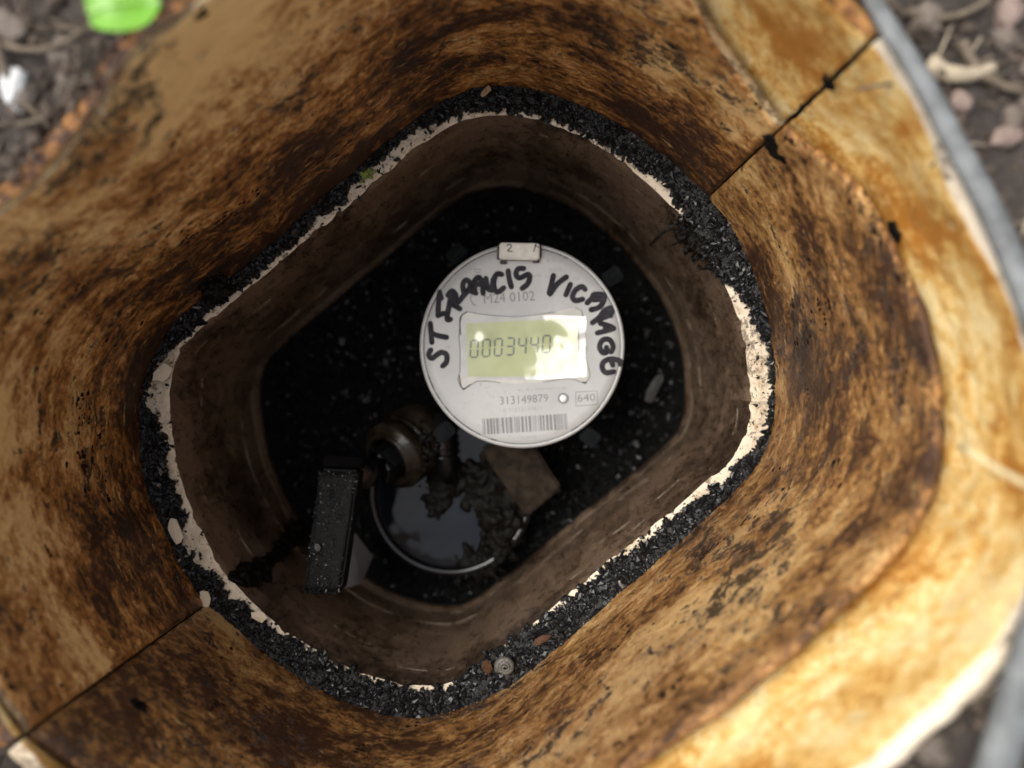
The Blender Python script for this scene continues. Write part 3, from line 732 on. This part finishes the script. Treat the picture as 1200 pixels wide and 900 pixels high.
# stop valve: round brass socket, spindle and gritty black lever handle
vc = P(466, 531, .358); val = empty('stop_valve', 'stop valve with gritty black bar handle lying over its dirty brass socket', 'valve', (vc.x, vc.y, BEDZ))
ax = (P(432, 552, .345) - P(475, 522, .364)).normalized(); MR = ax.to_track_quat('Z', 'Y').to_matrix()
r0 = .0170; mb = MB()
mb.lathe([(.004, -.022), (r0 * .9, -.022), (r0 * 1.03, -.018), (r0 * 1.03, -.009), (r0 * .90, -.0075), (r0 * .90, -.006), (r0 * .97, -.0055), (r0 * .97, -.0042), (r0 * .90, -.0038), (r0 * .90, -.0028), (r0 * .98, -.0022), (r0 * .98, .003), (r0 * .94, .0045), (r0 * .80, .005), (r0 * .78, .0075), (r0 * .70, .0082), (r0 * .62, .0075), (r0 * .6, .0)], vc, 48, MR); mb.build('socket', M['brass'], val)
mb = MB(); mb.lathe([(0, .0155), (r0 * .46, .0155), (r0 * .50, .0145), (r0 * .50, -.006)], vc, 6, MR); mb.build('spindle_nut', M['wetblack'], val, False)
mb = MB(); mb.lathe([(0, .022), (r0 * .30, .022), (r0 * .34, .014)], vc, 24, MR); mb.build('spindle', M['wetblack'], val)
qa = [(374, 549), (421, 551), (399, 698), (355, 696)]; dz = (.318, .318, .307, .307)
bm = bmesh.new(); top = [bm.verts.new(P(x, y, d)) for (x, y), d in zip(qa, dz)]; bot = [bm.verts.new(P(x, y, d) + Vector((0, 0, -.013))) for (x, y), d in zip(qa, dz)]
bm.faces.new(top); bm.faces.new(bot[::-1])
for k in range(4): bm.faces.new((top[k], bot[k], bot[(k + 1) % 4], top[(k + 1) % 4]))
bmesh.ops.bevel(bm, geom=bm.edges[:], offset=.0012, segments=2, affect='EDGES'); bmesh.ops.recalc_face_normals(bm, faces=bm.faces)
bmesh.ops.triangulate(bm, faces=bm.faces); bmesh.ops.subdivide_edges(bm, edges=[e for e in bm.edges if e.calc_length() > .004], cuts=14, use_grid_fill=True); bm.normal_update()
for q in bm.verts: q.co += q.normal * (.0007 * fbm(q.co.x * 160, q.co.y * 160, q.co.z * 160) + .0004 * fbm(q.co.x * 600, q.co.y * 600, q.co.z * 600))
mb = MB(); mb.bm(bm)
hd = mb.build('handle', M['handle'], val)
# sloping root of the handle, running down to the spindle
bm = bmesh.new(); root = [P(376, 547, .3185), P(423, 549, .3185), P(428, 538, .326), P(380, 533, .326)]
top = [bm.verts.new(p) for p in root]; bot = [bm.verts.new(p + Vector((.001, .001, -.014))) for p in root]
bm.faces.new(top); bm.faces.new(bot[::-1])
for k in range(4): bm.faces.new((top[k], bot[k], bot[(k + 1) % 4], top[(k + 1) % 4]))
bmesh.ops.bevel(bm, geom=bm.edges[:], offset=.0008, segments=2, affect='EDGES'); bmesh.ops.recalc_face_normals(bm, faces=bm.faces); mb = MB(); mb.bm(bm); mb.build('handle_root', M['wetblack'], val, False)
mb = MB(); mb.tube([P(402, 548, .331), P(425, 556, .338), P(440, 548, .346)], [.007, .0075, .007], 16); mb.build('handle_hub', M['wetblack'], val)
mb = MB(); mb2 = MB()
for _ in range(1500):
    u, t = random.random(), random.uniform(.02, .98)
    a = Vector(P(*qa[0], dz[0])).lerp(P(*qa[1], dz[1]), u); b = Vector(P(*qa[3], dz[3])).lerp(P(*qa[2], dz[2]), u); p = a.lerp(b, t)
    if fbm(p.x * 190, p.y * 190) + .4 * abs(t - .5) < .08: continue
    (mb2 if random.random() < .03 else mb).grain(p, random.choice((.00018, .00022, .0003, .0004)), random.uniform(1, 2))
tag(mb.build('handle_grit', M['grit'], hd, False), None, None, None, 'stuff')
tag(mb2.build('pale_handle_grit', plain('pale_handle_grains', (.16, .16, .15), .4, .4, 500), hd, False), None, None, None, 'stuff')
flake('plastic_flake', 372, 641, .3095, .0026, .0030, .2, M['greyflake'], 'tiny pale grey flake stuck on the black valve handle', 'flake', (.2, .1))
# pale plate added as sky glare behind the handle, grey flake on the bed
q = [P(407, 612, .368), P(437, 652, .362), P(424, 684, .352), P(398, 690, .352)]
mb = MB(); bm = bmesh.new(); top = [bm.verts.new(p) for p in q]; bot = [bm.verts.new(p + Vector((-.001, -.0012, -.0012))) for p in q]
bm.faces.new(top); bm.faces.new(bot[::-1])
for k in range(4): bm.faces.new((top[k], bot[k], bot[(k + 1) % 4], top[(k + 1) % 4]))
bmesh.ops.recalc_face_normals(bm, faces=bm.faces); mb.bm(bm); tag(mb.build('painted_reflection', M['wet_glare'], None, False), 'pale grey added plate leaning behind the black valve handle', 'reflection')
flake('plastic_flake', 766, 455, .392, .0055, .0165, -.45, M['greyflake'], 'long pale grey flake on the black silt right of the meter', 'flake', (.1, .2), .001, None, .15)
for px, py, r_ in ((452, 425, .0022), (400, 400, .0016), (430, 470, .0018), (745, 520, .0018)):
    mb = MB(); mb.grain(P(px, py, .397), r_, 1.3); tag(mb.build('stone_chip', M['greyflake'], None, False), 'small grey stone chip half sunk in the black silt', 'stone chip', 'chips in the silt')

# ------------------------------------------------------------------ specks of dried mud on the sleeve
mb = MB()
def sleeve_pt(x, u):
    i = int(x) % NS; p = LO[i].lerp(STEP[i], u); return p + NO[i] * (.0009 * fbm(ARC[i] * 40, p.z * 70, 2.2) + .0002), i
for _ in range(60000):
    x = random.uniform(0, NS); u = random.random(); p, i = sleeve_pt(x, u)
    if fbm(ARC[i] * 22, p.z * 40, 11.2) + .7 * fbm(ARC[i] * 120, p.z * 170, 3.9) < .33: continue
    r_ = random.choice((.00025, .0003, .0004, .0006, .0010)); t = (LO[(i + 1) % NS] - LO[i]).normalized()
    q0 = random.uniform(.7, 1.5); nrm = NO[i]; up = Vector((0, 0, 1)); vv = []
    for w_ in ICO_V:
        kk = 1 + random.uniform(-.35, .35); vv.append(p + (t * w_.x * q0 + up * w_.y * random.uniform(.7, 1) + nrm * w_.z * .35) * r_ * kk)
    mb.add(vv, ICO_F)
tag(mb.build('mud_specks', plain('dried_mud_specks', (.022, .011, .006), .8, .6, 400, .1), None, False), 'dark dried mud specks clinging to the brown sleeve wall', 'mud', None, 'stuff')
def pellet(px, py, on, r_, label, st=1.3, thick=.9):
    ray = Vector(((px - 600) / F, (450 - py) / F, -1)); best = None
    for i in range(NS):
        for k in range(60):
            u = k / 59; p = LO[i].lerp(STEP[i], u) if on == 's' else (STEP[i] + NO[i] * .0042).lerp(RIM[i], u)
            d = CAMZ - p.z; e = (p.x / d - ray.x) ** 2 + (p.y / d - ray.y) ** 2
            if best is None or e < best[0]: best = (e, p.copy(), i)
    mb = MB(); p = best[1]; i = best[2]; t = (LO[(i + 1) % NS] - LO[i]).normalized(); up = (STEP[i] - LO[i]).normalized() if on == 's' else (RIM[i] - STEP[i]).normalized(); nn = t.cross(up).normalized()
    for _ in range(60):
        a = random.uniform(0, 6.28); q = math.sqrt(random.random()); c = p + t * math.cos(a) * q * r_ * st + up * math.sin(a) * q * r_; rr = r_ * random.uniform(.15, .34)
        mb.add([c + (t * w_.x * 1.2 + up * w_.y + nn * w_.z * thick) * rr * (1 + random.uniform(-.3, .3)) for w_ in ICO_V], ICO_F)
    return clod(tag(mb.build('mud_pellet', M['mud'], None, False), label, 'mud pellet'), .0003, 1)
pellet(1041, 274, 'c', .0022, 'round black mud pellet stuck high on the right collar')
pellet(163, 830, 's', .0019, 'black mud pellet on the sleeve beside the lower left joint')
pellet(908, 176, 's', .0042, 'dark mud patch on the sleeve beside the upper right joint', 1.2, .3)
pellet(972, 99, 'c', .0020, 'dark mud lump in the collar joint at upper right', 1.3, .4)
pellet(940, 126, 'c', .0011, 'small dark mud lump low in the collar joint at upper right', 1.3, .4)
pellet(980, 545, 's', .0024, 'black mud patch on the right side of the sleeve', .7, .4)

# ------------------------------------------------------------------ ground: soil round the collar, out to the horizon
v = []; f = []; offs = [-.001, .002, .005, .009, .013, .018, .024, .032, .042, .055, .075, .1, .14, .2, .3, .5, .9, 2, 6, 20, 60, 150]; rings = []
GN = NS
for r_, o in enumerate(offs):
    for i in range(GN):
        b = RIM[i] + NR[i] * (.0075 + o); k = min(1, max(0, o / .8)); k = k * k * (3 - 2 * k)
        dirn = Vector((RIM[i].x, RIM[i].y, 0)).normalized()
        if o > .05: b = RIM[i] + NR[i] * .0575 + dirn * (o - .05)
        nz = .0045 * fbm(b.x * 60, b.y * 60, 1.9) + .0025 * fbm(b.x * 220, b.y * 220, 5.9) if o < 1 else .03 * fbm(b.x * .3, b.y * .3)
        if r_ == 0: nz -= .004
        b.z = RIM[i].z * (1 - k) - .0035 + nz + min(.002, o * .08); v.append(b)
for r_ in range(len(offs) - 1):
    for i in range(GN):
        i2 = (i + 1) % GN; f.append((r_ * GN + i, r_ * GN + i2, (r_ + 1) * GN + i2, (r_ + 1) * GN + i))
# soil packed round the outside of the plastic walls, down to the bed
b0 = len(v)
for i in range(GN): v.append(LO[i] + NO[i] * .016 + Vector((0, 0, -.13)))
for i in range(GN): i2 = (i + 1) % GN; f.append((b0 + i, b0 + i2, i2, i))
g = mesh_obj('ground', v, f, M['soil']); g['kind'] = 'structure'
def ground_pt(i, o):
    i = i % NS; b = RIM[i] + NR[i] * (.0075 + o); b.z = RIM[i].z - .0035 + .0045 * fbm(b.x * 60, b.y * 60, 1.9) + min(.002, o * .08); return b
mb = MB()
for _ in range(6500):
    i = random.randrange(NS); left = iNE + 30 < i < iSW; r_ = random.choice((.0005, .0008, .0012, .0018))
    o = random.random() ** 1.5 * .165 - (.0035 if left else -.001); p = ground_pt(i, o)
    if o < .002: p.z = RIM[i].z + .0012 + r_ * .3; r_ *= .7
    mb.grain(p, r_, random.uniform(1, 1.6))
tag(mb.build('soil_crumbs', M['soilbits'], None, False), 'loose dark soil crumbs scattered over the ground round the collar', 'soil', None, 'stuff')

def nearest_ground(px, py):
    best = None
    for i in range(0, NS, 2):
        for k in range(30):
            p = ground_pt(i, .003 * k - .004); d = CAMZ - p.z; e = (600 + p.x / d * F - px) ** 2 + (450 - p.y / d * F - py) ** 2
            if best is None or e < best[0]: best = (e, p)
    return best[1]
def stone(px, py, r_, matr, label, st=1.3, group=None, lift=0):
    p = nearest_ground(px, py); bm = bmesh.new(); bmesh.ops.create_icosphere(bm, subdivisions=2, radius=1); s_ = random.random() * 50
    A = random.uniform(0, 6.28)
    for q in bm.verts:
        k = 1 + .75 * fbm(q.co.x * 1.3 + s_, q.co.y * 1.3, q.co.z * 1.3, 3); q.co = Vector((q.co.x * st, q.co.y, q.co.z * .7)) * k * r_
    mb = MB(); mb.bm(bm, Matrix.Translation(p + Vector((0, 0, r_ * .35 + lift))) @ Matrix.Rotation(A, 4, 'Z'))
    return tag(mb.build('pebble', matr, None, False), label, 'pebble', group)
stone(20, 100, .0032, M['whitestone'], 'white pebble on dark soil near the left edge')
stone(25, 128, .0013, M['whitestone'], 'small white pebble just below the larger white one on dark soil')
stone(1130, 130, .0022, M['pinkstone'], 'pinkish pebble beside the pale stick at upper right')
stone(1172, 168, .0026, M['pinkstone'], 'pinkish pebble outside the grey frame at upper right')
stone(1180, 30, .0030, M['pinkstone'], 'reddish pebble in the far upper right corner')
stone(1085, 20, .0030, M['pebble'], 'grey brown pebble in soil at the top right')
stone(1030, 870, .0026, M['pebble'], 'brown pebble against the collar at the bottom right')
stone(1085, 880, .0030, M['pebble'], 'large brown pebble at the bottom right edge')
stone(10, 30, .0035, M['pebble'], 'brown pebble in the upper left corner')
stone(75, 60, .0028, M['pebble'], 'brown pebble left of the green leaf')
for lo, hi, n_, where in ((20, 80, 11, 'upper right'), (150, 205, 9, 'upper left'), (405, 465, 6, 'lower right')):
    for _ in range(n_):
        p = ground_pt(random.randrange(lo, hi), random.uniform(.006, .045)); d = CAMZ - p.z
        stone(600 + p.x / d * F, 450 - p.y / d * F, random.uniform(.0012, .003), random.choice((M['pebble'], M['pebble'], M['pinkstone'])), 'small pebble lying in the loose soil outside the collar at ' + where, 1.3, 'pebbles in the soil at ' + where)
mb = MB(); mbp = MB()
for _ in range(1300):
    p = ground_pt(random.randrange(NS), random.uniform(-.002, .09)); p.z += .001
    q = p + Vector((random.gauss(0, .005), random.gauss(0, .005), random.uniform(0, .0015)))
    (mb if random.random() < .8 else mbp).tube([p, p.lerp(q, .5) + Vector((0, 0, .0006)), q], [random.uniform(.00012, .00042)] * 3, 5, .5)
tag(mb.build('plant_litter', M['twig']), 'brown dead plant litter strewn over the soil round the collar', 'litter', None, 'stuff')
tag(mbp.build('pale_plant_litter', M['pale_stick']), 'pale dry plant litter strewn over the soil round the collar', 'litter', None, 'stuff')
def twig(a, b, r_, matr, label, name='twig', bend=.15, lift=.002, d=None):
    pa = nearest_ground(*a) if d is None else P(*a, d[0]); pb = nearest_ground(*b) if d is None else P(*b, d[1]); n_ = 9; pts = []
    side = (pb - pa).cross(Vector((0, 0, 1)))
    for k in range(n_):
        u = k / (n_ - 1); pts.append(pa.lerp(pb, u) + side * bend * math.sin(PI * u) + Vector((0, 0, lift + .001 * fbm(k * .7, r_ * 9000))))
    mb = MB(); mb.tube(pts, [r_ * (1.1 - .5 * k / n_) * (1 + .2 * fbm(k * .9, 3)) for k in range(n_)], 8); return tag(mb.build(name, matr), label, 'twig' if name == 'twig' else name)
twig((5, 20), (70, 150), .0009, M['twig'], 'thin grey twig lying on dark soil in the upper left corner')
twig((0, 60), (110, 40), .0007, M['twig'], 'thin twig pointing at the green leaf, upper left')
twig((30, 150), (100, 100), .0006, M['twig'], 'short twig below the white pebbles, upper left')
twig((1080, 78), (1150, 82), .0020, M['pale_stick'], 'thick pale stick lying outside the collar at upper right')
twig((1120, 60), (1200, 110), .0012, M['twig'], 'brown twig behind the pale stick at upper right')
twig((1060, 25), (1140, 0), .001, M['twig'], 'dark twig along the top edge at upper right')
# straw stalk poking in over the right collar
twig((1127, 523), (1290, 600), .0008, M['straw'], 'pale straw stalk lying over the right side of the collar', 'straw', .12, 0, (.155, .128))
flake('leaf_scrap', 298, 22, .178, .0085, .0026, .75, M['whitestone'], 'white papery scrap on the upper left of the collar', 'leaf scrap', (.3, .2), .0004)
# green leaf overhanging at the upper left
def leaf():
    root = empty('green_leaf', 'bright green fresh leaf overhanging the top left of the opening', 'leaf', P(145, -20, .150)); v = []; f = []; n_ = 14
    c = P(145, 8, .148); A = Matrix.Rotation(.25, 3, 'Z')
    for i in range(n_ + 1):
        u = i / n_; x = (u - .5) * .0135; hw = .0056 * (math.sin(PI * (.06 + .9 * u)) ** .55)
        for j in range(5):
            w_ = (j - 2) / 2; v.append(c + A @ Vector((x, w_ * hw, .0012 * w_ * w_ + .001 * math.sin(u * 5) + .0003 * fbm(u * 6, w_ * 3))))
    m_ = len(v); v += [p - Vector((0, 0, .00025)) for p in v]
    for i in range(n_):
        for j in range(4): a = i * 5 + j; f += [(a, a + 5, a + 6, a + 1), (m_ + a + 1, m_ + a + 6, m_ + a + 5, m_ + a)]
    mesh_obj('blade', v, f, M['leaf'], root)
    mb = MB(); mb.tube([c + A @ Vector((-.0068, 0, .0012)), c + A @ Vector((0, 0, .0012)), c + A @ Vector((.0066, 0, .0004))], .0002, 6); mb.build('midrib', plain('leaf_rib', (.3, .55, .1), .5), root)
    mb = MB(); mb.tube([c + A @ Vector((.0066, 0, .0002)), c + Vector((.012, .010, -.004)), c + Vector((.014, .022, -.012))], .0004, 6); mb.build('stalk', M['leaf'], root)
leaf()
# grey frame edge outside the collar, right
path = [((1000, -40), .172), ((1040, 30), .162), ((1078, 90), .160), ((1115, 160), .160), ((1150, 225), .159), ((1182, 295), .157), ((1212, 370), .153), ((1240, 460), .150), ((1250, 560), .146), ((1238, 660), .143), ((1212, 750), .141), ((1185, 840), .141), ((1160, 920), .142), ((1120, 1010), .150)]
pts = [P(*q, d) for q, d in path]; dense = []
for i in range(len(pts) - 1):
    p0, p1, p2, p3 = pts[max(i - 1, 0)], pts[i], pts[i + 1], pts[min(i + 2, len(pts) - 1)]
    for k in range(8):
        t = k / 8; dense.append(.5 * ((2 * p1) + (p2 - p0) * t + (2 * p0 - 5 * p1 + 4 * p2 - p3) * t * t + (3 * p1 - p0 - 3 * p2 + p3) * t ** 3))
mb = MB(); mb.tube(dense, [.0019 + .0019 * (k / len(dense)) for k in range(len(dense))], 14, .8)
tag(mb.build('frame_edge', M['frame']), 'grey rounded frame edge curving past the right side of the collar', 'frame')
